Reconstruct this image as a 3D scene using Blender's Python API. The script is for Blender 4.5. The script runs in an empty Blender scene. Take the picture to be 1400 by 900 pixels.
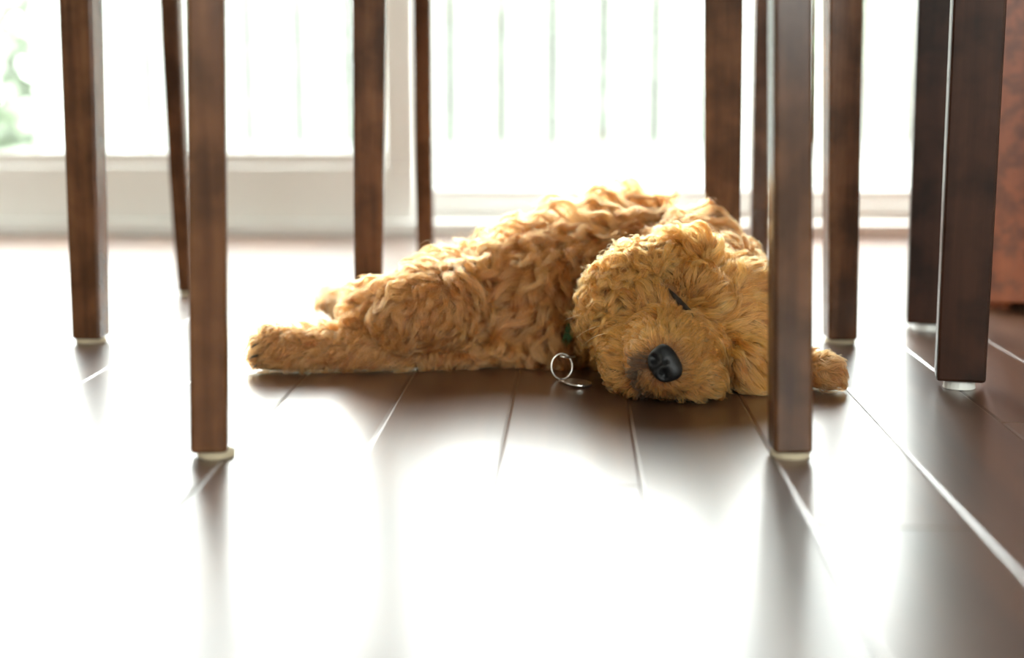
import bpy, bmesh, math, random
import numpy as np
from mathutils import Vector, Matrix, kdtree, bvhtree

random.seed(7); rng = np.random.default_rng(7)
sc = bpy.context.scene
COL = sc.collection

# ------------------------------------------------------------------ camera
F = 1944.0                      # focal length in pixels of the 1400 x 900 frame (50 mm on 36 mm)
PITCH = math.atan(318 / F)
YAW = math.atan(87 / F * math.cos(PITCH))
H = 0.3312                      # lens height above the floor
cam_d = bpy.data.cameras.new('camera'); cam = bpy.data.objects.new('camera', cam_d); COL.objects.link(cam)
cam_d.sensor_width = 36; cam_d.lens = 50
cam.location = (0, 0, H); cam.rotation_euler = (math.pi / 2 - PITCH, 0, YAW)
cam_d.dof.use_dof = True; cam_d.dof.focus_distance = 1.57; cam_d.dof.aperture_fstop = 2.0
cam_d.clip_start = 0.02
sc.camera = cam
FH = Vector((-math.sin(YAW), math.cos(YAW), 0))
RT = Vector((math.cos(YAW), math.sin(YAW), 0))
FW = FH * math.cos(PITCH) - Vector((0, 0, math.sin(PITCH)))
UP = FH * math.sin(PITCH) + Vector((0, 0, math.cos(PITCH)))
EYE = Vector((0, 0, H))
def ray(x, y): return RT * ((x - 700) / F) + UP * ((450 - y) / F) + FW
def ground(x, y):
    d = ray(x, y); return EYE + d * (-H / d.z)
def at(x, y, Y):
    d = ray(x, y); return EYE + d * (Y / d.y)
def depth(p): return (Vector(p) - EYE).dot(FW)

# ------------------------------------------------------------------ world, light, exposure
SKY = 26.0
w = bpy.data.worlds.new('world'); sc.world = w; w.use_nodes = True
nt = w.node_tree; nt.nodes['Background'].inputs['Color'].default_value = (0.975, 1.0, 0.985, 1)
nt.nodes['Background'].inputs['Strength'].default_value = SKY
sc.view_settings.view_transform = 'Standard'; sc.view_settings.look = 'None'
sc.view_settings.gamma = 1; sc.view_settings.use_curve_mapping = False
sc.view_settings.exposure = 0.0
sc.cycles.use_denoising = True
sc.cycles.max_bounces = 12; sc.cycles.diffuse_bounces = 6; sc.cycles.glossy_bounces = 6
sc.cycles.transmission_bounces = 10; sc.cycles.transparent_max_bounces = 16
sc.cycles.sample_clamp_indirect = 8.0

DOOR_X0, DOOR_X1, DOOR_Z, WALL_Y = -2.3, 1.03, 2.15, 3.40
REAR_Y, ROOM_X, ROOM_Z = -2.6, 2.9, 2.6
RW = (0.5, 2.4, 0.7, 2.2)       # invented window behind the camera, added as front fill light
def portal(name, loc, rot, sx, sy):
    l = bpy.data.lights.new(name, 'AREA'); l.shape = 'RECTANGLE'; l.size = sx; l.size_y = sy
    l.cycles.is_portal = True
    o = bpy.data.objects.new(name, l); COL.objects.link(o); o.location = loc; o.rotation_euler = rot
portal('door_portal', ((DOOR_X0 + DOOR_X1) / 2, WALL_Y + 0.16, DOOR_Z / 2), (-math.pi / 2, 0, 0), DOOR_X1 - DOOR_X0, DOOR_Z)
portal('fill_window_portal', ((RW[0] + RW[1]) / 2, REAR_Y - 0.16, (RW[2] + RW[3]) / 2), (math.pi / 2, 0, 0), RW[1] - RW[0], RW[3] - RW[2])

# ------------------------------------------------------------------ materials
def mat(name, col, rough=0.5, spec=0.5, coat=0, coat_rough=0.1, metallic=0, ior=1.5):
    m = bpy.data.materials.new(name); m.use_nodes = True
    b = m.node_tree.nodes['Principled BSDF']
    b.inputs['Base Color'].default_value = (*col, 1); b.inputs['Roughness'].default_value = rough
    b.inputs['Metallic'].default_value = metallic; b.inputs['IOR'].default_value = ior
    b.inputs['Specular IOR Level'].default_value = spec
    b.inputs['Coat Weight'].default_value = coat; b.inputs['Coat Roughness'].default_value = coat_rough
    return m
def wood(name, c0, c1, scale, axis, rough, coat=0, coat_rough=0.1, bump=0.15, per_obj=True, knots=0.0, spec=0.5, ior=1.5, mottle=None):
    """procedural wood: stretched noise along an axis, per-object offset and brightness"""
    m = mat(name, c0, rough, spec=spec, coat=coat, coat_rough=coat_rough, ior=ior)
    t = m.node_tree; n = t.nodes; L = t.links; b = n['Principled BSDF']
    tc = n.new('ShaderNodeTexCoord'); mp = n.new('ShaderNodeMapping'); info = n.new('ShaderNodeObjectInfo')
    s = [scale] * 3; s['xyz'.index(axis)] = scale * 0.06
    mp.inputs['Scale'].default_value = s
    add = n.new('ShaderNodeVectorMath'); add.operation = 'ADD'
    mul = n.new('ShaderNodeVectorMath'); mul.operation = 'SCALE'; mul.inputs['Scale'].default_value = 37.0
    L.new(info.outputs['Random'], mul.inputs[0])
    L.new(tc.outputs['Object'], mp.inputs['Vector']); L.new(mp.outputs[0], add.inputs[0]); L.new(mul.outputs[0], add.inputs[1])
    nz = n.new('ShaderNodeTexNoise'); nz.inputs['Scale'].default_value = 1.0; nz.inputs['Detail'].default_value = 7; nz.inputs['Roughness'].default_value = 0.62
    L.new(add.outputs[0], nz.inputs['Vector'])
    ramp = n.new('ShaderNodeValToRGB'); ramp.color_ramp.elements[0].position = 0.3; ramp.color_ramp.elements[1].position = 0.72
    ramp.color_ramp.elements[0].color = (*c0, 1); ramp.color_ramp.elements[1].color = (*c1, 1)
    L.new(nz.outputs['Fac'], ramp.inputs['Fac'])
    out = ramp.outputs['Color']
    if mottle:
        nz2 = n.new('ShaderNodeTexNoise'); nz2.inputs['Scale'].default_value = mottle[0]; nz2.inputs['Detail'].default_value = 3
        L.new(tc.outputs['Object'], nz2.inputs['Vector'])
        r2 = n.new('ShaderNodeValToRGB'); r2.color_ramp.elements[0].position = 0.38; r2.color_ramp.elements[1].position = 0.58
        r2.color_ramp.elements[0].color = (mottle[1],) * 3 + (1,); r2.color_ramp.elements[1].color = (1, 1, 1, 1)
        L.new(nz2.outputs['Fac'], r2.inputs['Fac'])
        mx = n.new('ShaderNodeMix'); mx.data_type = 'RGBA'; mx.blend_type = 'MULTIPLY'; mx.inputs['Factor'].default_value = 1
        L.new(out, mx.inputs['A']); L.new(r2.outputs['Color'], mx.inputs['B']); out = mx.outputs['Result']
    if per_obj:
        hs = n.new('ShaderNodeHueSaturation'); mr = n.new('ShaderNodeMapRange')
        mr.inputs['To Min'].default_value = 0.75; mr.inputs['To Max'].default_value = 1.25
        L.new(info.outputs['Random'], mr.inputs['Value']); L.new(mr.outputs[0], hs.inputs['Value']); L.new(out, hs.inputs['Color']); out = hs.outputs['Color']
    L.new(out, b.inputs['Base Color'])
    if bump:
        bp = n.new('ShaderNodeBump'); bp.inputs['Strength'].default_value = bump; bp.inputs['Distance'].default_value = 0.002
        L.new(nz.outputs['Fac'], bp.inputs['Height']); L.new(bp.outputs[0], b.inputs['Normal'])
    return m
M = {}
M['floor'] = wood('floor_wood', (0.040, 0.017, 0.009), (0.115, 0.052, 0.025), 26, 'y', 0.29, bump=0.08, spec=0.5, ior=2.1)
M['leg'] = wood('chair_wood', (0.062, 0.024, 0.011), (0.19, 0.080, 0.034), 40, 'z', 0.25, bump=0.04, spec=0.26, mottle=(14, 0.55))
M['table'] = wood('table_wood', (0.020, 0.007, 0.004), (0.050, 0.019, 0.010), 40, 'z', 0.36, bump=0.06, spec=0.2, mottle=(16, 0.45))
M['red'] = wood('cherry_wood', (0.17, 0.038, 0.011), (0.36, 0.10, 0.035), 30, 'z', 0.38, bump=0.05, spec=0.3, mottle=(55, 0.55), per_obj=False)
M['subfloor'] = mat('subfloor', (0.02, 0.01, 0.007), 0.8)
M['white'] = mat('white_paint', (0.82, 0.82, 0.80), 0.35)
M['wall'] = mat('wall_paint', (0.65, 0.61, 0.55), 0.9)
M['ceiling'] = mat('ceiling_paint', (0.85, 0.85, 0.83), 0.95)
M['felt'] = mat('felt', (0.50, 0.42, 0.30), 0.95, spec=0.1)
M['glide'] = mat('glide_plastic', (0.75, 0.74, 0.70), 0.3)
M['metal'] = mat('steel', (0.80, 0.77, 0.72), 0.32, metallic=1)
M['collar'] = mat('green_nylon', (0.05, 0.13, 0.05), 0.7)
M['deck'] = wood('deck_wood', (0.50, 0.49, 0.46), (0.62, 0.61, 0.58), 20, 'x', 0.7)
M['fence'] = mat('fence_paint', (0.30, 0.31, 0.305), 0.6)
M['grass'] = mat('lawn', (0.09, 0.12, 0.06), 0.9, spec=0.1)
M['hedge'] = mat('hedge_leaf', (0.09, 0.125, 0.08), 0.8, spec=0.1)
M['shrub'] = mat('shrub_leaf', (0.30, 0.345, 0.28), 0.8, spec=0.1)
M['brass'] = mat('brass_knob', (0.35, 0.25, 0.12), 0.35, metallic=1)
M['cushion'] = mat('seat_cover', (0.20, 0.15, 0.11), 0.9)
g = bpy.data.materials.new('window_glass'); g.use_nodes = True; t = g.node_tree; t.nodes.clear()
o_ = t.nodes.new('ShaderNodeOutputMaterial'); mix = t.nodes.new('ShaderNodeMixShader'); tr = t.nodes.new('ShaderNodeBsdfTransparent'); gl = t.nodes.new('ShaderNodeBsdfGlossy')
tr.inputs['Color'].default_value = (0.97, 0.99, 0.98, 1); gl.inputs['Roughness'].default_value = 0.0; mix.inputs['Fac'].default_value = 0.07
t.links.new(tr.outputs[0], mix.inputs[1]); t.links.new(gl.outputs[0], mix.inputs[2]); t.links.new(mix.outputs[0], o_.inputs['Surface'])
M['glass'] = g

# ------------------------------------------------------------------ helpers
def link(name, me, m=None, parent=None, loc=None):
    o = bpy.data.objects.new(name, me); COL.objects.link(o)
    if m is not None and hasattr(me, 'materials') and len(me.materials) == 0: me.materials.append(m)
    if parent is not None: o.parent = parent
    if loc is not None: o.location = loc
    return o
def bm_mesh(name, bm, smooth=False):
    me = bpy.data.meshes.new(name); bm.to_mesh(me); bm.free()
    if smooth:
        for p in me.polygons: p.use_smooth = True
    return me
def box_bm(x0, x1, y0, y1, z0, z1, bevel=0.0, seg=2):
    bm = bmesh.new()
    v = [bm.verts.new((x, y, z)) for x in (x0, x1) for y in (y0, y1) for z in (z0, z1)]
    for f in ((0, 1, 3, 2), (4, 6, 7, 5), (0, 4, 5, 1), (2, 3, 7, 6), (0, 2, 6, 4), (1, 5, 7, 3)): bm.faces.new([v[i] for i in f])
    bmesh.ops.recalc_face_normals(bm, faces=bm.faces)
    if bevel: bmesh.ops.bevel(bm, geom=bm.edges[:] , offset=bevel, segments=seg, profile=0.5, affect='EDGES')
    return bm
def box(name, x0, x1, y0, y1, z0, z1, m, parent=None, bevel=0.0, seg=2):
    """box whose origin is its bottom centre"""
    c = Vector(((x0 + x1) / 2, (y0 + y1) / 2, z0))
    bm = box_bm(x0 - c.x, x1 - c.x, y0 - c.y, y1 - c.y, 0, z1 - z0, bevel, seg)
    base = parent.matrix_world.translation if parent is not None and parent.type == 'EMPTY' else Vector()
    if parent is not None: base = Vector(parent['base']) if 'base' in parent else Vector()
    return link(name, bm_mesh(name, bm), m, parent, c - base)
def struct(o): o['kind'] = 'structure'; return o
def tag(o, label, cat, group=None, kind=None):
    o['label'] = label; o['category'] = cat
    if group: o['group'] = group
    if kind: o['kind'] = kind
    return o
def empty(name, loc):
    o = bpy.data.objects.new(name, None); COL.objects.link(o); o.location = loc; o.empty_display_size = 0.05
    return o
def loft(name, rings, m, parent=None, loc=(0, 0, 0), smooth=False, bevel=0.0):
    """closed prism through rings of equal length (lists of Vectors)"""
    bm = bmesh.new(); R = [[bm.verts.new(p) for p in r] for r in rings]; k = len(rings[0])
    for a, b in zip(R, R[1:]):
        for i in range(k): bm.faces.new((a[i], a[(i + 1) % k], b[(i + 1) % k], b[i]))
    bm.faces.new(list(reversed(R[0]))); bm.faces.new(R[-1])
    bmesh.ops.recalc_face_normals(bm, faces=bm.faces)
    if bevel:
        e = [e for e in bm.edges if len(e.link_faces) == 2 and e.calc_face_angle(0) > 0.6]
        bmesh.ops.bevel(bm, geom=e, offset=bevel, segments=2, profile=0.5, affect='EDGES')
    return link(name, bm_mesh(name, bm, smooth), m, parent, loc)
def cyl(name, r0, r1, h, m, parent=None, loc=(0, 0, 0), n=24, bevel=0.0):
    rings = [[Vector((r * math.cos(2 * math.pi * i / n), r * math.sin(2 * math.pi * i / n), z)) for i in range(n)] for r, z in ((r0, 0), (r1, h))]
    return loft(name, rings, m, parent, loc, bevel=bevel)

# ------------------------------------------------------------------ room shell
PW = 0.127
floor = struct(link('floor', bm_mesh('floor', box_bm(-ROOM_X, ROOM_X, REAR_Y, WALL_Y + 0.1, -0.05, -0.006)), M['subfloor']))
S4 = ground(688, 606).x           # one seam of the boards, the others follow at board width
i0 = math.floor((-ROOM_X - S4) / PW) + 1; i1 = math.ceil((ROOM_X - S4) / PW) - 1
plank_cache = {}
def plank_mesh(L):
    L = round(L, 3)
    if L not in plank_cache:
        bm = bmesh.new(); g2 = 0.0001; bv = 0.0028; x = PW / 2 - g2
        # top face inside, bevelled rim, skirt
        def ring(ix, iy, z): return [bm.verts.new(p) for p in ((-ix, -iy, z), (ix, -iy, z), (ix, iy, z), (-ix, iy, z))]
        a = ring(x - bv, L / 2 - 0.0004 - 0.001, 0.0); b = ring(x, L / 2 - 0.0004, -0.0009); c = ring(x, L / 2 - 0.0004, -0.006)
        bm.faces.new(a)
        for p, q in ((a, b), (b, c)):
            for i in range(4): bm.faces.new((p[i], q[i], q[(i + 1) % 4], p[(i + 1) % 4]))
        bmesh.ops.recalc_face_normals(bm, faces=bm.faces)
        plank_cache[L] = bm_mesh('plank', bm)
        plank_cache[L].materials.append(M['floor'])
    return plank_cache[L]
joints = {0: 1.19, 2: 1.08, 1: 2.05}
for i in range(i0, i1):
    xc = S4 + (i + 0.5) * PW
    r = random.Random(i * 13 + 5)
    cuts = [REAR_Y]
    if i in joints: first = joints[i] - 1.8 * 2
    else: first = REAR_Y + r.choice([0.45, 0.9, 1.2, 1.5, 1.65])
    y = first
    while y < WALL_Y + 0.05:
        if y > REAR_Y + 0.2: cuts.append(y)
        y += 1.8
    if WALL_Y + 0.06 - cuts[-1] < 0.15: cuts.pop()
    cuts.append(WALL_Y + 0.06)
    for a, b in zip(cuts, cuts[1:]):
        link('plank', plank_mesh(b - a), None, floor, (xc, (a + b) / 2, 0))

def wall(name, *a, m='wall'): return struct(box(name, *a, M[m]))
T = 0.14
def wall_open(name, x0, x1, y0, y1, op):
    """a wall in x with one opening (ox0, ox1, oz0, oz1): one mesh"""
    bm = bmesh.new()
    for a in ((x0, op[0], 0, ROOM_Z), (op[1], x1, 0, ROOM_Z), (op[0], op[1], op[3], ROOM_Z), (op[0], op[1], 0, op[2])):
        if a[1] - a[0] > 0.001 and a[3] - a[2] > 0.001:
            b2 = box_bm(a[0], a[1], y0, y1, a[2], a[3]); me = bm_mesh('tmp', b2); bm.from_mesh(me); bpy.data.meshes.remove(me)
    return struct(link(name, bm_mesh(name, bm), M['wall']))
wall_open('wall_back', -ROOM_X, ROOM_X, WALL_Y, WALL_Y + T, (DOOR_X0, DOOR_X1, 0, DOOR_Z))
wall_open('wall_front', -ROOM_X, ROOM_X, REAR_Y - T, REAR_Y, RW)
wall('wall_left', -ROOM_X - T, -ROOM_X, REAR_Y - T, WALL_Y + T, 0, ROOM_Z)
wall('wall_right', ROOM_X, ROOM_X + T, REAR_Y - T, WALL_Y + T, 0, ROOM_Z)
struct(box('ceiling', -ROOM_X - T, ROOM_X + T, REAR_Y - T, WALL_Y + T, ROOM_Z, ROOM_Z + 0.1, M['ceiling']))
struct(box('baseboard_back', DOOR_X1 + 0.07, ROOM_X, WALL_Y - 0.015, WALL_Y, 0, 0.12, M['white'], bevel=0.004))
struct(box('baseboard_right', ROOM_X - 0.015, ROOM_X, REAR_Y, WALL_Y - 0.016, 0, 0.12, M['white'], bevel=0.004))
struct(box('baseboard_left', -ROOM_X, -ROOM_X + 0.015, REAR_Y, WALL_Y, 0, 0.12, M['white'], bevel=0.004))

# sliding glass door: frame, two sashes with rails, stiles and panes
door = struct(empty('door_1', (0, WALL_Y, 0))); door['base'] = (0, WALL_Y, 0)
box('door_sill', DOOR_X0, DOOR_X1, WALL_Y - 0.015, WALL_Y + T, 0, 0.035, M['white'], door, 0.004)
box('door_jamb', DOOR_X0, DOOR_X0 + 0.05, WALL_Y - 0.01, WALL_Y + T, 0.035, DOOR_Z, M['white'], door, 0.004)
box('door_jamb', DOOR_X1 - 0.05, DOOR_X1, WALL_Y - 0.01, WALL_Y + T, 0.035, DOOR_Z, M['white'], door, 0.004)
box('door_head', DOOR_X0 + 0.05, DOOR_X1 - 0.05, WALL_Y - 0.01, WALL_Y + T, DOOR_Z - 0.05, DOOR_Z, M['white'], door, 0.004)
mid = at(545, 200, WALL_Y).x
def sash(x0, x1, yo, rail_h, stile):
    y0, y1 = WALL_Y + yo, WALL_Y + yo + 0.045; zt = DOOR_Z - 0.05
    box('sash_bottom_rail', x0, x1, y0, y1, 0.035, rail_h, M['white'], door, 0.004)
    box('sash_top_rail', x0, x1, y0, y1, zt - 0.09, zt, M['white'], door, 0.004)
    for a, b in ((x0, x0 + stile), (x1 - stile, x1)):
        box('sash_stile', a, b, y0 + 0.001, y1 - 0.001, rail_h, zt - 0.09, M['white'], door, 0.004)
    box('glazing_bead', x0 + stile, x1 - stile, y0 - 0.006, y0 + 0.004, rail_h, rail_h + 0.035, M['white'], door, 0.003)
    box('glass_pane', x0 + stile, x1 - stile, y0 + 0.018, y0 + 0.024, rail_h, zt - 0.09, M['glass'], door)
sash(DOOR_X0 + 0.05, mid + 0.035, 0.02, 0.165, 0.07)
sash(mid - 0.035, DOOR_X1 - 0.05, 0.075, 0.075, 0.07)
# unseen window behind the camera, made up to light the puppy's front
win = struct(empty('fill_window_1', (0, REAR_Y, 0))); win['base'] = (0, REAR_Y, 0)
for a in ((RW[0], RW[1], RW[2], RW[2] + 0.05), (RW[0], RW[1], RW[3] - 0.05, RW[3]), (RW[0], RW[0] + 0.05, RW[2] + 0.05, RW[3] - 0.05), (RW[1] - 0.05, RW[1], RW[2] + 0.05, RW[3] - 0.05), ((RW[0] + RW[1]) / 2 - 0.03, (RW[0] + RW[1]) / 2 + 0.03, RW[2] + 0.05, RW[3] - 0.05)):
    box('fill_window_frame', a[0], a[1], REAR_Y - T, REAR_Y + 0.01, a[2], a[3], M['white'], win, 0.004)
for a, b in ((RW[0] + 0.05, (RW[0] + RW[1]) / 2 - 0.03), ((RW[0] + RW[1]) / 2 + 0.03, RW[1] - 0.05)):
    box('glass_pane', a, b, REAR_Y - 0.08, REAR_Y - 0.074, RW[2] + 0.05, RW[3] - 0.05, M['glass'], win)

# ------------------------------------------------------------------ outdoors
struct(link('ground', bm_mesh('ground', box_bm(-40, 40, -40, 40, -0.35, -0.25)), M['grass']))
DK0, DK1 = WALL_Y + T + 0.01, 5.55
deck = tag(empty('deck', (0, DK0, -0.25)), 'pale wooden deck outside the glass door', 'deck'); deck['base'] = (0, DK0, -0.25)
n_b = int((DK1 - DK0) / 0.145)
dm = bm_mesh('deck_board', box_bm(-4.5, 4.5, -0.070, 0.070, 0, 0.03, 0.003, 1)); dm.materials.append(M['deck'])
for k in range(n_b): link('deck_board', dm, None, deck, (0, 0.0725 + 0.145 * k, 0.20))
for jx in (-4.2, -2.1, 0, 2.1, 4.2): box('joist', jx - 0.03, jx + 0.03, DK0, DK1 - 0.02, -0.25, -0.05, M['deck'], deck)
FY = 5.15
fence = tag(empty('picket_fence', (0, FY, -0.02)), 'white board fence with narrow gaps at the deck edge', 'fence'); fence['base'] = (0, FY, -0.02)
g755 = at(755, 100, FY).x; g825 = at(825, 100, FY).x; sp = (g825 - g755); gap = 0.034
fx0 = at(128, 100, FY).x
k = math.floor((fx0 - g755) / sp) + 1
pm = bm_mesh('picket', box_bm(-(sp - gap) / 2, (sp - gap) / 2, -0.011, 0.011, 0, 0.98, 0.003, 1)); pm.materials.append(M['fence'])
while g755 + k * sp < 3.6:
    link('picket', pm, None, fence, (g755 + (k + 0.5) * sp, 0, 0.05)); k += 1
box('kickboard', fx0 - 0.1, 3.7, FY - 0.04, FY - 0.015, -0.02, 0.115, M['fence'], fence, 0.004)
for z in (0.09, 0.90): box('fence_rail', fx0 - 0.1, 3.7, FY + 0.012, FY + 0.05, z, z + 0.07, M['fence'], fence, 0.004)
for px in (fx0 - 0.16, 1.6, 3.7): box('fence_post', px - 0.045, px + 0.045, FY - 0.03, FY + 0.06, -0.02, 1.12, M['fence'], fence, 0.005)
def shrub(x, y, r, h, label, seed):
    rr = np.random.default_rng(seed); bm = bmesh.new()
    for _ in range(1600):
        th = rr.uniform(0, 6.28); u = rr.uniform(-1, 1); q = rr.uniform(0.75, 1.0)
        c = Vector((r * q * math.sqrt(1 - u * u) * math.cos(th), r * q * math.sqrt(1 - u * u) * math.sin(th), h / 2 + h / 2 * q * u))
        a = Vector(rr.normal(size=3)).normalized(); b = a.cross(Vector(rr.normal(size=3))).normalized(); s = rr.uniform(0.06, 0.12)
        v = [bm.verts.new(c + p) for p in (-a * s, b * s * 0.45, a * s, -b * s * 0.45)]
        bm.faces.new(v)
    e = tag(empty('shrub', (x, y, -0.25)), label, 'shrub')
    lf = link('foliage', bm_mesh('foliage', bm), M['shrub'], e); lf['kind'] = 'stuff'
    cyl('stem', 0.04, 0.02, h * 0.6, M['deck'], e, n=8)
he = tag(empty('hedge', (0.8, 6.1, -0.25)), 'dark green hedge showing through the gaps of the pale fence', 'hedge')
rr = np.random.default_rng(5); bm = bmesh.new()
for _ in range(6000):
    c = Vector((rr.uniform(-2.65, 2.8), rr.choice([-1, 1]) * rr.uniform(.2, .3), rr.uniform(0, 1.25)))
    a = Vector(rr.normal(size=3)).normalized(); b = a.cross(Vector(rr.normal(size=3))).normalized(); q = rr.uniform(0.05, 0.09)
    bm.faces.new([bm.verts.new(c + p) for p in (-a * q, b * q * 0.5, a * q, -b * q * 0.5)])
me_ = bm_mesh('tmp', box_bm(-2.6, 2.7, -.2, .2, .05, 1.2)); bm.from_mesh(me_); bpy.data.meshes.remove(me_)
o = link('foliage', bm_mesh('foliage', bm), M['hedge'], he); o['kind'] = 'stuff'
for k in range(8): cyl('stem', 0.03, 0.02, 0.9, M['deck'], he, (-2.5 + 0.7 * k, 0, 0), n=8)
p = at(0, 60, 7.2); shrub(p.x, 7.2, 0.55, 1.5, 'blurred green shrub beyond the end of the white fence', 3)

# ------------------------------------------------------------------ furniture legs
def square_leg(parent, base, bot, top, wb, wt, yaw, z_top, m, pad, name='leg', dw=1.0, bend=0.0):
    """tapered square leg from a floor point towards a higher point, carried on to z_top; pad = (kind, height)"""
    bot = Vector(bot); top = Vector(top)
    z0 = pad[1]
    d = (top - bot) / (top.z - bot.z)
    wslope = (wt - wb) / top.z
    rings = []
    for z in (z0, z0 + 0.004, 0.10, 0.2, 0.3, 0.42, z_top):
        c = bot + d * z
        if bend: c = c + Vector((0, 1, 0)) * bend * ((z / top.z) ** 2 - z / top.z)
        wz = (wb + wslope * min(z, 0.45)) / 2
        cs, sn = math.cos(yaw), math.sin(yaw)
        rings.append([Vector((c.x + cs * u * wz - sn * v * wz * dw, c.y + sn * u * wz + cs * v * wz * dw, z)) - Vector(base) for u, v in ((-1, -1), (1, -1), (1, 1), (-1, 1))])
    lg = loft(name, rings, m, parent, (0, 0, 0), bevel=0.0035)
    c = bot - Vector(base)
    if pad[0] == 'felt':
        f = cyl('felt_pad', wb * 0.52, wb * 0.50, pad[1], M['felt'], lg, (c.x + pad[2], c.y, 0), bevel=0.001)
    else:
        f = cyl('glide', wb * 0.34, wb * 0.31, pad[1], M['glide'], lg, (c.x, c.y, 0), bevel=0.001)
    return bot + d * z_top
SEAT = 0.635
def leg_spec(bx, by, tx, wb, wt, lean=0.0):
    """foot pixel, x pixel at the top edge of the picture, pixel widths there -> 3D"""
    b = ground(bx, by); s = depth(b) / F
    t = at(tx, 0, b.y - lean)
    return dict(b=b, t=t, wb=wb * s, wt=wt * depth(t) / F)
def quad_slab(name, pts, z0, z1, m, parent, base, grow=0.0, bevel=0.008):
    c = sum((Vector((p.x, p.y, 0)) for p in pts), Vector()) / len(pts)
    r = [Vector((p.x, p.y, 0)) + (Vector((p.x, p.y, 0)) - c).normalized() * grow for p in pts]
    return loft(name, [[q + Vector((0, 0, z)) - Vector(base) for q in r] for z in (z0, z1)], m, parent, bevel=bevel)
def bar(name, a, b, wdt, z0, z1, m, parent, base):
    a = Vector((a.x, a.y, 0)); b = Vector((b.x, b.y, 0)); d = (b - a).normalized(); n = Vector((-d.y, d.x, 0)) * wdt / 2
    return loft(name, [[q + Vector((0, 0, z)) - Vector(base) for q in (a - n, b - n, b + n, a + n)] for z in (z0, z1)], m, parent, bevel=0.003)
def seat_set(root, base, tops, back=None):
    """apron rails, seat and (for chairs) a back over four leg tops in order round the seat"""
    for a, b in zip(tops, tops[1:] + tops[:1]):
        d = (b - a).normalized() * 0.018
        bar('apron', a + d, b - d, 0.02, SEAT - 0.07, SEAT - 0.005, M['leg'], root, base)
    st = quad_slab('seat', tops, SEAT, SEAT + 0.05, M['cushion'], root, base, grow=0.028, bevel=0.015)
    if back:
        a, b = tops[back[0]], tops[back[1]]; c = sum(tops, Vector()) / 4
        out = ((a + b) / 2 - c); out.z = 0; out.normalize()
        for p in (a, b):
            q = p + out * 0.07
            loft('back_post', [[Vector((x.x + u * 0.014, x.y + v * 0.014, z)) - Vector(base) for u, v in ((-1, -1), (1, -1), (1, 1), (-1, 1))] for x, z in ((p, SEAT + 0.05), (q, SEAT + 0.50))], M['leg'], root, bevel=0.003)
        for z in (0.20, 0.32, 0.44):
            o = out * 0.07 * (z - 0.02) / 0.45
            d = (b - a).normalized() * 0.016
            bar('back_slat', a + o + d, b + o - d, 0.014, SEAT + z, SEAT + z + 0.05, M['leg'], root, base)
A_ = leg_spec(125, 467, 111, 40, 46)
B_ = leg_spec(257, 403, 234, 22, 27, 0.05)
C_ = leg_spec(287, 623, 282.5, 50, 51)
D_ = leg_spec(504, 462, 505.5, 36, 45)
E_ = leg_spec(583, 395, 577.5, 22, 25, 0.05)
F_ = leg_spec(987, 468, 989.5, 45, 52)
G_ = leg_spec(1036, 424, 1044, 24, 26, 0.03)
H_ = leg_spec(1080, 623, 1080, 53, 53.5)
I_ = leg_spec(1148, 468, 1151.5, 40, 46)
J_ = leg_spec(1269, 450, 1287, 60, 64)
K_ = leg_spec(1311, 530, 1337, 64, 70)
FELT = ('felt', 0.006, 0.0)
def put(root, base, s, yaw, m='leg', pad=FELT, ztop=SEAT, **k):
    return square_leg(root, base, s['b'], s['t'], s['wb'], s['wt'], yaw, ztop, M[m], pad, **k)
def hidden_leg(px, Y, wdt):
    b = ground(px, 132 + F * H / Y); b = Vector((b.x * Y / b.y, Y, 0)); return dict(b=b, t=Vector((b.x, b.y, 0.4)), wb=wdt, wt=wdt * 1.1)

base = ground(360, 430); base.z = 0
r1 = tag(empty('dining_chair', base), 'tall dark wooden chair with slim back legs, standing near the glass door', 'chair')
tA = put(r1, base, A_, -0.05)
tX = put(r1, base, hidden_leg(506, 2.13, 0.034), 0.1)
tE = put(r1, base, E_, 0.0, bend=0.03); tB = put(r1, base, B_, 0.0, bend=0.03)
seat_set(r1, base, [tA, tX, tE, tB], (2, 3))
base = ground(700, 520); base.z = 0
r2 = tag(empty('dining_chair', base), 'wide dark wooden chair whose legs stand around the sleeping puppy', 'chair')
tC = put(r2, base, C_, 0.20, pad=('felt', 0.006, 0.006)); tH = put(r2, base, H_, 0.05)
tF = put(r2, base, F_, -0.12); tD = put(r2, base, D_, 0.08)
seat_set(r2, base, [tC, tH, tF, tD], (2, 3))
base = ground(1180, 430); base.z = 0
r3 = tag(empty('stool', base), 'small dark wooden stool behind the puppy\'s head', 'stool')
tI = put(r3, base, I_, 0.05); tG = put(r3, base, G_, 0.0, m='leg')
tR = put(r3, base, hidden_leg(1280, 2.20, 0.03), 0.4); tQ = put(r3, base, hidden_leg(1262, 2.42, 0.03), 0.2)
seat_set(r3, base, [tI, tR, tQ, tG])
base = ground(1400, 490); base.z = 0
r4 = tag(empty('console_table', base), 'dark brown table on thick square legs in front of the reddish sideboard', 'table')
GL = ('glide', 0.011)
TT = 0.86
kk = put(r4, base, K_, -0.20, 'table', GL, TT); jj = put(r4, base, J_, -0.20, 'table', GL, TT)
side = (jj - kk).normalized(); perp = Vector((side.y, -side.x, 0)) * 1.0
K2 = dict(K_, b=K_['b'] + perp, t=K_['t'] + perp); J2 = dict(J_, b=J_['b'] + perp, t=J_['t'] + perp)
k2 = put(r4, base, K2, -0.27, 'table', GL, TT); j2 = put(r4, base, J2, -0.27, 'table', GL, TT)
tops = [kk, k2, j2, jj]
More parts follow.
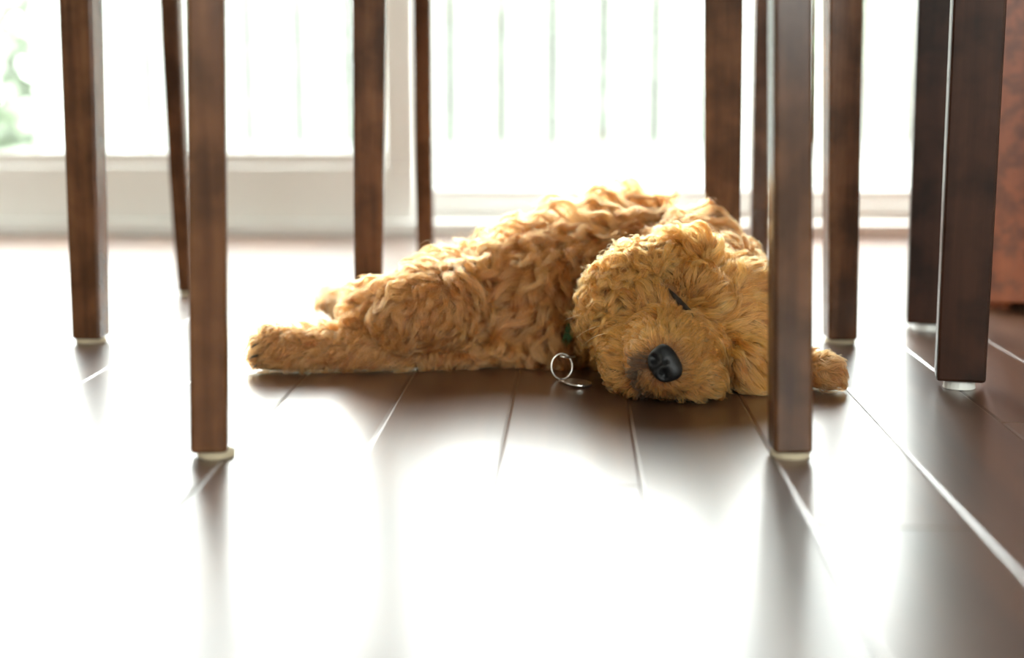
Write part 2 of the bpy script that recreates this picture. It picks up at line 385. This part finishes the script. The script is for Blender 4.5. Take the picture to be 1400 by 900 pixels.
for a, b in zip(tops, tops[1:] + tops[:1]):
    d = (b - a).normalized() * 0.03; bar('apron', a + d, b - d, 0.022, TT - 0.1, TT, M['table'], r4, base)
quad_slab('tabletop', tops, TT, TT + 0.03, M['table'], r4, base, grow=0.08, bevel=0.006)

# reddish sideboard on the right
SBY = 2.22; sx0 = at(1345, 400, SBY).x
base = Vector((sx0 + 0.5, SBY + 0.22, 0))
sb = tag(empty('sideboard', base), 'reddish brown wooden sideboard behind the thick table legs', 'sideboard'); sb['base'] = tuple(base)
box('body', sx0, sx0 + 1.0, SBY + 0.02, SBY + 0.44, 0.012, 0.80, M['red'], sb, 0.004)
box('top', sx0, sx0 + 1.02, SBY - 0.01, SBY + 0.45, 0.80, 0.83, M['red'], sb, 0.005)
for k in range(2):
    a = sx0 + 0.004 + k * 0.498
    d_ = box('door', a, a + 0.492, SBY, SBY + 0.019, 0.014, 0.79, M['red'], sb, 0.003)
    kn = cyl('knob', 0.008, 0.014, 0.02, M['brass'], d_, (0.2 if k == 0 else -0.2, -0.0095, 0.5), n=16); kn.rotation_euler = (math.pi / 2, 0, 0)
for u in (sx0 + 0.04, sx0 + 0.96):
    for v in (SBY + 0.06, SBY + 0.40): cyl('foot', 0.02, 0.022, 0.012, M['red'], sb, (u - base.x, v - base.y, 0), n=16)

#PUPPY
# ------------------------------------------------------------------ sleeping puppy
def blob(bm, p, r, scale=None, rot=None):
    mtx = Matrix.Translation(p)
    if rot is not None: mtx = mtx @ rot
    mtx = mtx @ (Matrix.Diagonal((*scale, 1)) if scale else Matrix.Identity(4))
    bmesh.ops.create_icosphere(bm, subdivisions=3, radius=r, matrix=mtx)
def chain(bm, pts):
    for (a, ra), (b, rb) in zip(pts, pts[1:]):
        n = max(2, int((b - a).length / (min(ra, rb) * 0.35)))
        for k in range(n + 1):
            u = k / n; blob(bm, a.lerp(b, u), ra + (rb - ra) * u)
def A(x, y, Y): return at(x, y, Y)
bm = bmesh.new()
chain(bm, [(A(655, 425, 1.815), .060), (A(720, 408, 1.79), .077), (A(800, 392, 1.82), .090), (A(868, 378, 1.86), .097), (A(922, 390, 1.86), .086), (A(945, 405, 1.76), .072), (A(957, 432, 1.66), .072)])
chain(bm, [(A(750, 458, 1.765), .05), (A(840, 450, 1.775), .052), (A(905, 440, 1.72), .06)])          # belly and throat
# head: skull, lower cheek, muzzle, lips, brow, cheek
blob(bm, A(965, 430, 1.66), .072); blob(bm, A(1000, 420, 1.66), .058)
blob(bm, A(1016, 492, 1.625), .042); blob(bm, A(1012, 450, 1.63), .048)
chain(bm, [(A(925, 475, 1.60), .052), (A(913, 484, 1.555), .050), (A(907, 492, 1.522), .038)])
chain(bm, [(A(868, 476, 1.59), .036), (A(864, 500, 1.565), .034), (A(888, 523, 1.548), .023)])          # jaw
chain(bm, [(A(922, 523, 1.545), .026), (A(955, 521, 1.55), .028)])                                      # lower lip
chain(bm, [(A(925, 385, 1.610), .020), (A(952, 392, 1.597), .022), (A(975, 414, 1.59), .022)])           # upper brow
chain(bm, [(A(888, 415, 1.605), .032), (A(905, 425, 1.59), .026)])                                       # upper cheek
chain(bm, [(A(1022, 490, 1.585), .024), (A(1024, 516, 1.59), .022)])                                     # lower brow
# ear flap lying back over the neck
chain(bm, [(A(955, 345, 1.64), .020), (A(905, 352, 1.625), .022), (A(860, 376, 1.62), .025), (A(828, 414, 1.625), .024), (A(816, 446, 1.645), .015)])
# fore leg under the head and the paw right of the chair leg
chain(bm, [(A(930, 470, 1.78), .04), (A(1050, 500, 1.68), .024), (A(1110, 508, 1.61), .021), (A(1128, 510, 1.60), .022)])
blob(bm, A(1141, 505, 1.60), .010); blob(bm, A(1142, 518, 1.59), .010); blob(bm, A(1134, 524, 1.585), .010)
# hind leg stretched along the floor, foot and toes
chain(bm, [(A(705, 482, 1.755), .030), (A(640, 493, 1.725), .018), (A(580, 491, 1.715), .019), (A(530, 483, 1.70), .0245), (A(480, 478, 1.70), .029), (A(425, 481, 1.695), .028), (A(385, 480, 1.69), .0285), (A(372, 483, 1.69), .0265)])
for q in ((356, 468), (353, 485), (360, 500), (368, 458)): blob(bm, A(*q, 1.685), .012)
# thigh and knee of the upper hind leg, its foot behind
chain(bm, [(A(612, 406, 1.735), .050), (A(588, 418, 1.70), .047), (A(556, 427, 1.688), .040), (A(505, 421, 1.725), .027)])
chain(bm, [(A(520, 425, 1.80), .028), (A(485, 418, 1.88), .020), (A(458, 414, 1.92), .019)])
for v in bm.verts: v.co.z = max(v.co.z, 0.004)
tmp = bpy.data.objects.new('tmp_puppy', bm_mesh('tmp_puppy', bm)); COL.objects.link(tmp)
rm = tmp.modifiers.new('r', 'REMESH'); rm.mode = 'VOXEL'; rm.voxel_size = 0.0035; rm.use_smooth_shade = True
sm = tmp.modifiers.new('s', 'SMOOTH'); sm.factor = 0.5; sm.iterations = 3
dg = bpy.context.evaluated_depsgraph_get()
body_me = bpy.data.meshes.new_from_object(tmp.evaluated_get(dg)); body_me.name = 'puppy'
bpy.data.objects.remove(tmp)
body_me.materials.clear()
NOSE = A(909, 498, 1.486)
E3 = (EYE - NOSE).normalized(); E3 = (E3 + Vector((-0.22, 0, -0.05))).normalized()
E1 = (RT * 0.54 - UP * 0.84); E1 = (E1 - E3 * E1.dot(E3)).normalized(); E2 = E3.cross(E1).normalized()     # E1 across the nose, E2 towards the forehead
if E2.dot(RT) < 0: E2 = -E2
skin = mat('puppy_skin', (0.20, 0.095, 0.04), 0.8, spec=0.1)
puppy = link('puppy', body_me, skin)
tag(puppy, 'curly golden-brown puppy asleep on its side on the wooden floor', 'dog')
bvh = bvhtree.BVHTree.FromPolygons([v.co[:] for v in body_me.vertices], [p.vertices[:] for p in body_me.polygons])
def snap(p, out=0.0):
    q, n, _, _ = bvh.find_nearest(p); return q + n * out
def front(x, y, out=0.0):
    """where the line of sight through a photo point meets the puppy's skin"""
    d = ray(x, y).normalized(); h, n, _, _ = bvh.ray_cast(EYE, d); return (h - d * out) if h else None
NOSE_SURF = front(909, 498)
NOSE = NOSE_SURF + E3 * 0.0024

# --- fur: locks marched over the skin, strands gathered into locks
# guide = (px, py, radius px, kind); kind -> (length, wave amplitude, waves, lift, gather, stray, points radius)
KIND = {'body': (.050, .0056, 1.35, .016, .66, .18), 'hip': (.027, .0036, 1.1, .009, .55, .2), 'leg': (.021, .0024, 1.1, .005, .42, .25),
        'foot': (.013, .0012, .9, .004, .35, .25), 'head': (.030, .0022, .8, .007, .36, .16), 'muzzle': (.014, .0005, .5, .0045, .18, .16),
        'ear': (.036, .0048, 2.3, .011, .78, .22), 'back': (.050, .0060, 1.25, .021, .55, .5), 'brow': (.021, .0010, .6, .006, .28, .14)}
# guides: px, py, Y, kind, flow as image direction (right, down)  (None: away from the nose)
GUIDE = [(905, 490, 1.53, 'muzzle', None), (860, 490, 1.56, 'muzzle', None), (940, 520, 1.54, 'muzzle', None), (930, 460, 1.55, 'muzzle', None), (880, 525, 1.54, 'muzzle', None), (975, 505, 1.55, 'muzzle', None),
         (985, 380, 1.60, 'head', (.5, -.7)), (1020, 420, 1.60, 'head', (.7, .3)), (1000, 480, 1.57, 'head', (.6, .6)), (960, 440, 1.57, 'brow', (.9, .1)), (1030, 500, 1.6, 'head', (.5, .8)), (990, 535, 1.57, 'head', (.6, .3)),
         (935, 360, 1.60, 'head', (-.2, -.8)), (960, 345, 1.63, 'head', (.2, -.9)), (880, 415, 1.57, 'brow', (-.8, -.3)), (905, 400, 1.575, 'brow', (-.6, -.7)), (940, 390, 1.565, 'brow', (-.2, -.8)), (965, 400, 1.56, 'brow', (.6, -.5)),
         (900, 352, 1.60, 'ear', (-.9, .35)), (850, 378, 1.59, 'ear', (-.7, .6)), (828, 412, 1.60, 'ear', (-.3, .9)), (814, 445, 1.62, 'ear', (0, 1)), (860, 340, 1.66, 'ear', (-.9, .2)), (940, 342, 1.62, 'ear', (-.9, 0)),
         (790, 440, 1.70, 'body', (-.3, 1)), (760, 380, 1.72, 'body', (-.45, 1)), (700, 380, 1.73, 'body', (-.5, 1)), (700, 470, 1.71, 'body', (-.5, .8)), (760, 490, 1.71, 'body', (-.1, 1)), (830, 330, 1.76, 'body', (-.7, .7)),
         (650, 360, 1.75, 'body', (-.8, .7)), (660, 460, 1.70, 'hip', (-.7, .4)),
         (820, 285, 1.84, 'back', (-.8, -.2)), (880, 270, 1.86, 'back', (-.3, -.5)), (930, 290, 1.85, 'back', (.6, -.3)), (930, 320, 1.78, 'body', (-.8, .3)), (720, 325, 1.79, 'back', (-.9, .3)), (880, 320, 1.76, 'body', (-.9, .3)),
         (900, 300, 2.0, 'back', (-.5, -.3)), (760, 330, 1.9, 'back', (-.8, 0)), (960, 350, 1.9, 'back', (.5, .3)),
         (610, 400, 1.70, 'hip', (-.6, .8)), (560, 430, 1.69, 'hip', (-.6, .7)), (600, 460, 1.69, 'hip', (-.5, .8)), (510, 410, 1.72, 'hip', (-.9, .3)), (590, 370, 1.75, 'hip', (-.9, .2)),
         (520, 485, 1.68, 'leg', (-.9, .35)), (440, 475, 1.67, 'leg', (-.9, .3)), (600, 490, 1.69, 'leg', (-.7, .7)), (370, 475, 1.66, 'foot', (-1, .3)), (400, 480, 1.67, 'leg', (-1, .2)),
         (458, 410, 1.90, 'leg', (-.9, .2)), (490, 415, 1.85, 'leg', (-.9, .1)), (1125, 508, 1.58, 'foot', (.8, .5)), (1060, 500, 1.66, 'leg', (.8, .4))]
gpos = [A(a, b, c) for a, b, c, _, _ in GUIDE]
gkd = kdtree.KDTree(len(gpos))
for i, p in enumerate(gpos): gkd.insert(p, i)
gkd.balance()
KN = np.array([KIND[g_[3]] for g_ in GUIDE])
CAMZ = -FW
def field(p, n):
    """blended hair parameters and flow direction at a skin point"""
    acc = np.zeros(6); fl = Vector(); ws = 0
    for co, i, d in gkd.find_n(p, 3):
        wgt = 1 / (d * d + 0.0003) ** 1.3
        acc += KN[i] * wgt; ws += wgt
        f = GUIDE[i][4]
        if f is None: dv = (p - NOSE); dv = dv.normalized() if dv.length > 1e-5 else UP
        else: dv = (RT * f[0] - UP * f[1]).normalized()
        fl = fl + dv * wgt
    fl = fl / ws; fl = fl - n * fl.dot(n)
    if fl.length < 1e-4: fl = Vector((0, 0, -1)) - n * -n.z
    return acc / ws, fl.normalized()
def wob(p, s, ph): return math.sin(p.x * s + ph) * math.cos(p.z * s * 1.3 + ph * 1.7) + 0.6 * math.sin(p.y * s * 1.7 + p.x * s * .6 + ph * 2.3)

nv = len(body_me.vertices)
co = np.empty(nv * 3); body_me.vertices.foreach_get('co', co); co = co.reshape(-1, 3)
body_me.calc_loop_triangles()
tri = np.empty(len(body_me.loop_triangles) * 3, dtype=np.int32); body_me.loop_triangles.foreach_get('vertices', tri); tri = tri.reshape(-1, 3)
e1 = co[tri[:, 1]] - co[tri[:, 0]]; e2 = co[tri[:, 2]] - co[tri[:, 0]]; cr = np.cross(e1, e2); ar = np.linalg.norm(cr, axis=1) / 2; tn = cr / (2 * ar[:, None] + 1e-12)
ctr = co[tri].mean(1); view = np.array(EYE) - ctr; view /= np.linalg.norm(view, axis=1)[:, None]
vis = (tn * view).sum(1)
wgt_tri = ar * np.where(vis > -0.25, 1.0, 0.35) * np.where((tn[:, 2] < -0.6) & (ctr[:, 2] < 0.02), 0.1, 1.0)
# finer locks on the face
fd = np.linalg.norm(ctr - np.array(A(920, 450, 1.57)), axis=1)
face = np.clip(1.6 - fd / 0.10, 0, 1)
def sample(n, extra):
    pr = wgt_tri * (1 + extra * face); pr /= pr.sum()
    ti = rng.choice(len(tri), n, p=pr); u = rng.random((n, 2)); fl = u.sum(1) > 1; u[fl] = 1 - u[fl]
    return co[tri[ti, 0]] + e1[ti] * u[:, :1] + e2[ti] * u[:, 1:], tn[ti]
EYE_A, EYE_B = front(916, 397), front(946, 434)
EYE2_A, EYE2_B = front(986, 494), front(995, 518)
def seg_d(P, a, b):
    a = np.array(a); b = np.array(b); d = b - a; t_ = np.clip(((P - a) @ d) / (d @ d), 0, 1); return np.linalg.norm(P - (a + t_[:, None] * d), axis=1)
MOUTH = [front(*q) for q in ((886, 494), (866, 500), (870, 518), (884, 538))]
KP = 12
TS = np.linspace(0, 1, KP)
# level 1: locks, spaced by region; level 2: tufts inside a lock; level 3: strands
cand, candn = sample(26000, 2.0)
SPACE = {'body': .0125, 'hip': .0100, 'leg': .0080, 'foot': .0065, 'head': .0085, 'muzzle': .0050, 'ear': .0068, 'back': .0120, 'brow': .0065}
GS = np.array([SPACE[g_[3]] for g_ in GUIDE])
grid = {}; acc_i = []; CELL = .0125
for i in range(len(cand)):
    p = cand[i]; sp1 = GS[gkd.find(p)[1]]
    ky = tuple(np.floor(p / CELL).astype(int)); ok = True
    for dx in (-1, 0, 1):
        for dy in (-1, 0, 1):
            for dz in (-1, 0, 1):
                for j in grid.get((ky[0] + dx, ky[1] + dy, ky[2] + dz), ()):
                    e = cand[j] - p
                    if e @ e < sp1 * sp1: ok = False; break
                if not ok: break
            if not ok: break
        if not ok: break
    if ok: grid.setdefault(ky, []).append(i); acc_i.append(i)
cp, cn = cand[acc_i], candn[acc_i]; NC = len(cp)
CL = np.zeros((NC, KP, 3)); PAR = np.zeros((NC, 6)); CB = np.zeros((NC, KP, 3)); CNN = np.zeros((NC, KP, 3))
EYEL = [EYE_A.lerp(EYE_B, k / 4) for k in range(5)] + [EYE2_A.lerp(EYE2_B, k / 3) for k in range(4)]
for c in range(NC):
    p = Vector(cp[c]); n = Vector(cn[c]); par, f = field(p, n); PAR[c] = par
    ln, amp, wv, lift, gat, stray = par
    # hair turns away from the closed eyes
    for ep in EYEL:
        dv = p - ep
        if dv.length < .016:
            f = f + dv.normalized() * 1.6 * (1 - dv.length / .016); f = (f - n * f.dot(n)).normalized(); ln = min(ln, .009); 
    ln *= random.uniform(.75, 1.25); ph = random.uniform(0, 6.28); lvl = random.uniform(.05, 1.5)
    ang = 0.5 * wob(p, 38, .7) * (stray / .2) ** .5 + random.gauss(0, stray)
    f = Matrix.Rotation(ang, 3, n) @ f
    kap = (random.gauss(0, 1.0) + .9 * wob(p, 55, 2.1)) * wv * .55
    q = p.copy(); nn = n
    ph0 = wob(p, 30, 4.0) * 1.5 + ph * .45
    for k in range(KP):
        t_ = TS[k]
        if k:
            q2 = q + f * (ln / (KP - 1)); s_, n2, _, _ = bvh.find_nearest(q2)
            nn = (nn * .5 + n2 * .5).normalized(); q = s_
            f = Matrix.Rotation(kap / (KP - 1), 3, nn) @ f; f = (f - nn * f.dot(nn)); f.normalize()
        b = nn.cross(f); rmp = min(1.0, t_ * 1.8)
        hh = lift * lvl * (1 - math.exp(-4 * t_)) + amp * .6 * rmp * (1 + math.cos(wv * 6.28 * t_ + ph0))
        pos = q + nn * hh + b * (amp * rmp * math.sin(wv * 6.28 * t_ + ph0))
        if pos.z < .0015: pos.z = .0015
        CL[c, k] = pos; CB[c, k] = b; CNN[c, k] = nn
def tree(P_):
    kd = kdtree.KDTree(len(P_))
    for i in range(len(P_)): kd.insert(P_[i], i)
    kd.balance(); return kd
ckd = tree(cp)
# tufts
NT = 15000
tp_, _ = sample(NT, 1.5)
tl = np.array([ckd.find(tp_[i])[1] for i in range(NT)])
tpar = PAR[tl]; toff = tp_ - cp[tl]
tg = tpar[:, 4] * rng.uniform(.8, 1.1, NT)
tconv = 1 - tg[:, None] * np.clip(TS[None, :] * 1.5, 0, 1) ** 1.1
ta_ = tpar[:, 1] * rng.uniform(.25, .55, NT); tph = rng.uniform(0, 6.28, NT); tw = tpar[:, 2] * rng.uniform(.8, 1.6, NT)
arg = tw[:, None] * 6.28 * TS[None, :] + tph[:, None]; rmp = np.clip(TS * 1.8, 0, 1)[None, :]
TL = CL[tl] + toff[:, None, :] * tconv[..., None] + CB[tl] * (ta_[:, None] * np.sin(arg) * rmp)[..., None] + CNN[tl] * (ta_[:, None] * .6 * (1 + np.cos(arg)) * rmp)[..., None]
tkd = tree(tp_)
# strands
NS = 190000
sp_, sn_ = sample(NS, 1.2)
keep = (np.linalg.norm(sp_ - np.array(NOSE_SURF), axis=1) > .0145) & (seg_d(sp_, EYE_A, EYE_B) > .006) & (seg_d(sp_, EYE2_A, EYE2_B) > .0025)
sp_ = sp_[keep]; sn_ = sn_[keep]; NS = len(sp_)
tid = np.empty(NS, dtype=np.int64)
for i in range(NS): tid[i] = tkd.find(sp_[i])[1]
cid = tl[tid]
off = sp_ - tp_[tid]
par = tpar[tid]; gat = rng.uniform(.30, .80, NS)
lf = np.clip(rng.normal(.93, .14, NS), .45, 1.2)
fly = rng.random(NS) < .045
gat[fly] *= .2
tq = np.clip(TS[None, :] * lf[:, None], 0, 1.0)
idx = tq * (KP - 1); i_0 = np.minimum(idx.astype(int), KP - 2); fr_ = (idx - i_0)[..., None]
rows = tid[:, None]
P = TL[rows, i_0] * (1 - fr_) + TL[rows, i_0 + 1] * fr_
conv = 1 - gat[:, None] * np.clip(tq * 1.5, 0, 1) ** 1.2
P = P + off[:, None, :] * conv[..., None]
fz = rng.normal(0, 1, (NS, 3)); fz2 = rng.normal(0, 1, (NS, 3)); wl = rng.uniform(.5, 1.6, (NS, 1))
fa = (par[:, 1] * .10 + .0003) * np.where(fly, 6.0, 1.0)
P += (fz[:, None, :] * np.sin(wl * 6.28 * TS[None, :])[..., None] + fz2[:, None, :] * (TS[None, :, None] ** 2)) * fa[:, None, None] * .8
P[..., 2] = np.maximum(P[..., 2], .0012)
# colour: warm gold, paler locks, dark hair at the lips and the inner eye
lockv = rng.normal(0, 1, NC)[cid]; sv = rng.normal(0, 1, NS)
val = np.clip(1 + .10 * lockv + .20 * rng.normal(0, 1, NT)[tid] + .16 * sv, .4, 1.8)
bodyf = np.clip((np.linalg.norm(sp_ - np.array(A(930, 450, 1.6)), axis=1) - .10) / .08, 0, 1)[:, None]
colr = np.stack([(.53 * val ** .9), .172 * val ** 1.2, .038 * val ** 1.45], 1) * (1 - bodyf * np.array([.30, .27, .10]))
md = np.min([np.min([seg_d(P[:, k_], a, b) for k_ in (0, 3, 6, 9)], axis=0) for a, b in zip(MOUTH, MOUTH[1:])], axis=0)
md = md + rng.normal(0, .0028, NS); dk = np.clip(1.6 - md / .0085, 0, 1) * .97
ed = np.minimum(seg_d(sp_, EYE_A, EYE_B), seg_d(sp_, EYE2_A, EYE2_B)); dk = np.maximum(dk, np.clip(1.3 - ed / .007, 0, 1) * .75)
nd = np.linalg.norm(sp_ - np.array(NOSE_SURF), axis=1); dk = np.maximum(dk, np.clip(1.0 - (nd - .0185) / .004, 0, 1) * .5)
colr = colr * (1 - dk[:, None]) + np.array([.020, .016, .012]) * dk[:, None]
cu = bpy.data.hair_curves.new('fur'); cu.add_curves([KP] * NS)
cu.attributes['position'].data.foreach_set('vector', np.ascontiguousarray(P, dtype=np.float32).ravel())
rad = (np.interp(TS, [0, .5, 1], [.00013, .00012, .00004])[None, :] * rng.uniform(.8, 1.25, (NS, 1))).astype(np.float32)
ra = cu.attributes.get('radius') or cu.attributes.new('radius', 'FLOAT', 'POINT'); ra.data.foreach_set('value', rad.ravel())
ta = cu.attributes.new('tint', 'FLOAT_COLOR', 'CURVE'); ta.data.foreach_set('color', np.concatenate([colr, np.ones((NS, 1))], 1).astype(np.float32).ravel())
hm = bpy.data.materials.new('puppy_fur'); hm.use_nodes = True; t = hm.node_tree; t.nodes.clear()
ho = t.nodes.new('ShaderNodeOutputMaterial'); hb = t.nodes.new('ShaderNodeBsdfHairPrincipled'); ha = t.nodes.new('ShaderNodeAttribute'); ha.attribute_name = 'tint'; ha.attribute_type = 'GEOMETRY'
hb.parametrization = 'COLOR'; hb.inputs['Roughness'].default_value = .38; hb.inputs['Radial Roughness'].default_value = .5; hb.inputs['Random Roughness'].default_value = .1
t.links.new(ha.outputs['Color'], hb.inputs['Color']); t.links.new(hb.outputs[0], ho.inputs['Surface'])
fur = link('fur', cu, hm, puppy); fur['kind'] = 'stuff'; fur['label'] = 'wavy golden-brown fur'

# --- nose with two nostrils, closed eyelids
bm = bmesh.new(); bmesh.ops.create_uvsphere(bm, u_segments=40, v_segments=28, radius=1)
for v in bm.verts:
    x, y, z = v.co
    q_ = (abs(x) ** 2.6 + abs(y) ** 2.6) ** (1 / 2.6) / max(1e-6, math.hypot(x, y)) if abs(z) < .999 else 1.0
    x2 = x / q_ * .0200 * (1 + .14 * y); y2 = y / q_ * .0165; z2 = z * .0115
    if z > -.2:
        for sx in (-1, 1):
            d = math.hypot((x2 - sx * .0095) / .0054, (y2 + .0040 + abs(x2) * .1) / .0042)
            z2 -= .0085 * math.exp(-d ** 2 * .9)
        z2 -= .0030 * math.exp(-(x2 / .0016) ** 2) * (1 if y2 < .004 else math.exp(-((y2 - .004) / .003) ** 2))
        z2 += .0010 * math.exp(-((abs(x2) - .0165) / .004) ** 2)
    v.co = NOSE + E1 * x2 + E2 * y2 + E3 * z2
bmesh.ops.recalc_face_normals(bm, faces=bm.faces)
nm = mat('nose_leather', (0.007, 0.007, 0.008), 0.40, spec=0.35)
nn_ = nm.node_tree; vz = nn_.nodes.new('ShaderNodeTexVoronoi'); vz.inputs['Scale'].default_value = 900; bp = nn_.nodes.new('ShaderNodeBump'); bp.inputs['Strength'].default_value = .35; bp.inputs['Distance'].default_value = .0006
tcn = nn_.nodes.new('ShaderNodeTexCoord'); nn_.links.new(tcn.outputs['Object'], vz.inputs['Vector']); nn_.links.new(vz.outputs['Distance'], bp.inputs['Height']); nn_.links.new(bp.outputs[0], nn_.nodes['Principled BSDF'].inputs['Normal'])
no = link('nose', bm_mesh('nose', bm, True), nm, puppy); no['label'] = 'black leathery nose with two nostrils'
lidm = mat('eyelid_skin', (0.018, 0.011, 0.008), 0.5)
def tube(name, pts, rads, m, parent, n=10, close=False):
    rings = []
    for i, p in enumerate(pts):
        a = pts[(i - 1) % len(pts)] if close else pts[max(0, i - 1)]; b = pts[(i + 1) % len(pts)] if close else pts[min(len(pts) - 1, i + 1)]
        d = (b - a).normalized(); u = d.cross(Vector((.3, .9, .2))).normalized(); v = d.cross(u)
        r = rads[i] if hasattr(rads, '__len__') else rads
        rings.append([p + (u * math.cos(6.2832 * k / n) + v * math.sin(6.2832 * k / n)) * r for k in range(n)])
    if not close: return loft(name, rings, m, parent, smooth=True)
    bm = bmesh.new(); R = [[bm.verts.new(p) for p in r] for r in rings]
    for a, b in zip(R, R[1:] + R[:1]):
        for i in range(n): bm.faces.new((a[i], a[(i + 1) % n], b[(i + 1) % n], b[i]))
    bmesh.ops.recalc_face_normals(bm, faces=bm.faces)
    return link(name, bm_mesh(name, bm, True), m, parent)
for pts in (((914, 395), (922, 405), (932, 417), (941, 428), (947, 436)), ((985, 492), (989, 502), (992, 512), (996, 522))):
    tube('eyelid', [front(*q, .002) for q in pts], ([.0010, .0030, .0042, .0046, .0016] if len(pts) == 5 else [.0006, .0016, .0018, .0008]), lidm, puppy)
for q, r in (((350, 470), .0016), ((347, 486), .0016), ((352, 498), .0016)):
    p = front(q[0] + 6, q[1], 0) or A(q[0] + 6, q[1], 1.68)
    tube('claw', [p, p + Vector((-.006, -.003, -.001)), p + Vector((-.010, -.004, -.004))], [r, r * .8, r * .3], mat('claw', (.05, .03, .02), .4), puppy, n=8)

# --- collar with split ring and tag
col_root = tag(empty('dog_collar', A(785, 470, 1.72)), 'green dog collar in the neck fur with a steel ring and tag', 'collar')
cb = col_root.location.copy()
hits = [front(x, y, .010) for x, y in ((792, 405), (788, 420), (783, 436), (779, 452), (774, 468), (771, 484))]
bm = bmesh.new(); prev = None
for h in hits:
    a = bm.verts.new(h - cb + RT * .006); b = bm.verts.new(h - cb - RT * .006)
    c = bm.verts.new(h - cb - RT * .006 + FW * .0015); d = bm.verts.new(h - cb + RT * .006 + FW * .0015)
    cur = [a, b, c, d]
    if prev:
        for k in range(4): bm.faces.new((prev[k], prev[(k + 1) % 4], cur[(k + 1) % 4], cur[k]))
    prev = cur
bmesh.ops.recalc_face_normals(bm, faces=bm.faces)
link('band', bm_mesh('band', bm), M['collar'], col_root)
RC = A(768, 501, 1.655)
ringp = [RC - cb + RT * (.0125 * math.cos(a)) + UP * (.0150 * math.sin(a)) + FW * (.004 * math.cos(a)) for a in [6.2832 * k / 40 for k in range(40)]]
rg = tube('split_ring', ringp, .0011, M['metal'], col_root, 10, True)
tube('link', [A(766, 487, 1.652) - cb, A(774, 489, 1.655) - cb, A(786, 488, 1.668) - cb], .0012, M['metal'], col_root)
tp = ground(790, 528); tp.z = .0
dt = cyl('tag', .0165, .0165, .0022, M['metal'], col_root, tp - cb + Vector((0, 0, .0030)), n=40, bevel=.0005); dt.rotation_euler = (0.03, 0.10, 0)
tube('tag_loop', [ground(765, 523) - cb + Vector((0, 0, .002)), ground(767, 525) - cb + Vector((0, 0, .0035)), ground(773, 527) - cb + Vector((0, 0, .004))], .0012, M['metal'], col_root)
# a few long whiskers
for (x0, y0, x1, y1, x2, y2) in ((850, 428, 815, 418, 772, 438), (845, 436, 812, 430, 790, 446), (840, 445, 810, 442, 788, 462), (836, 456, 815, 455, 800, 470)):
    a = front(x0, y0) or A(x0, y0, 1.58); Y0 = a.y
    b = A(x1, y1, Y0 - .012); c = A(x2, y2, Y0 + .0)
    pts = [a * (1 - u) ** 2 + b * 2 * u * (1 - u) + c * u * u for u in [k / 10 for k in range(11)]]
    tube('whisker', pts, [.00035 * (1 - .7 * k / 10) for k in range(11)], mat('whisker', (.75, .55, .35), .4), puppy, n=6)
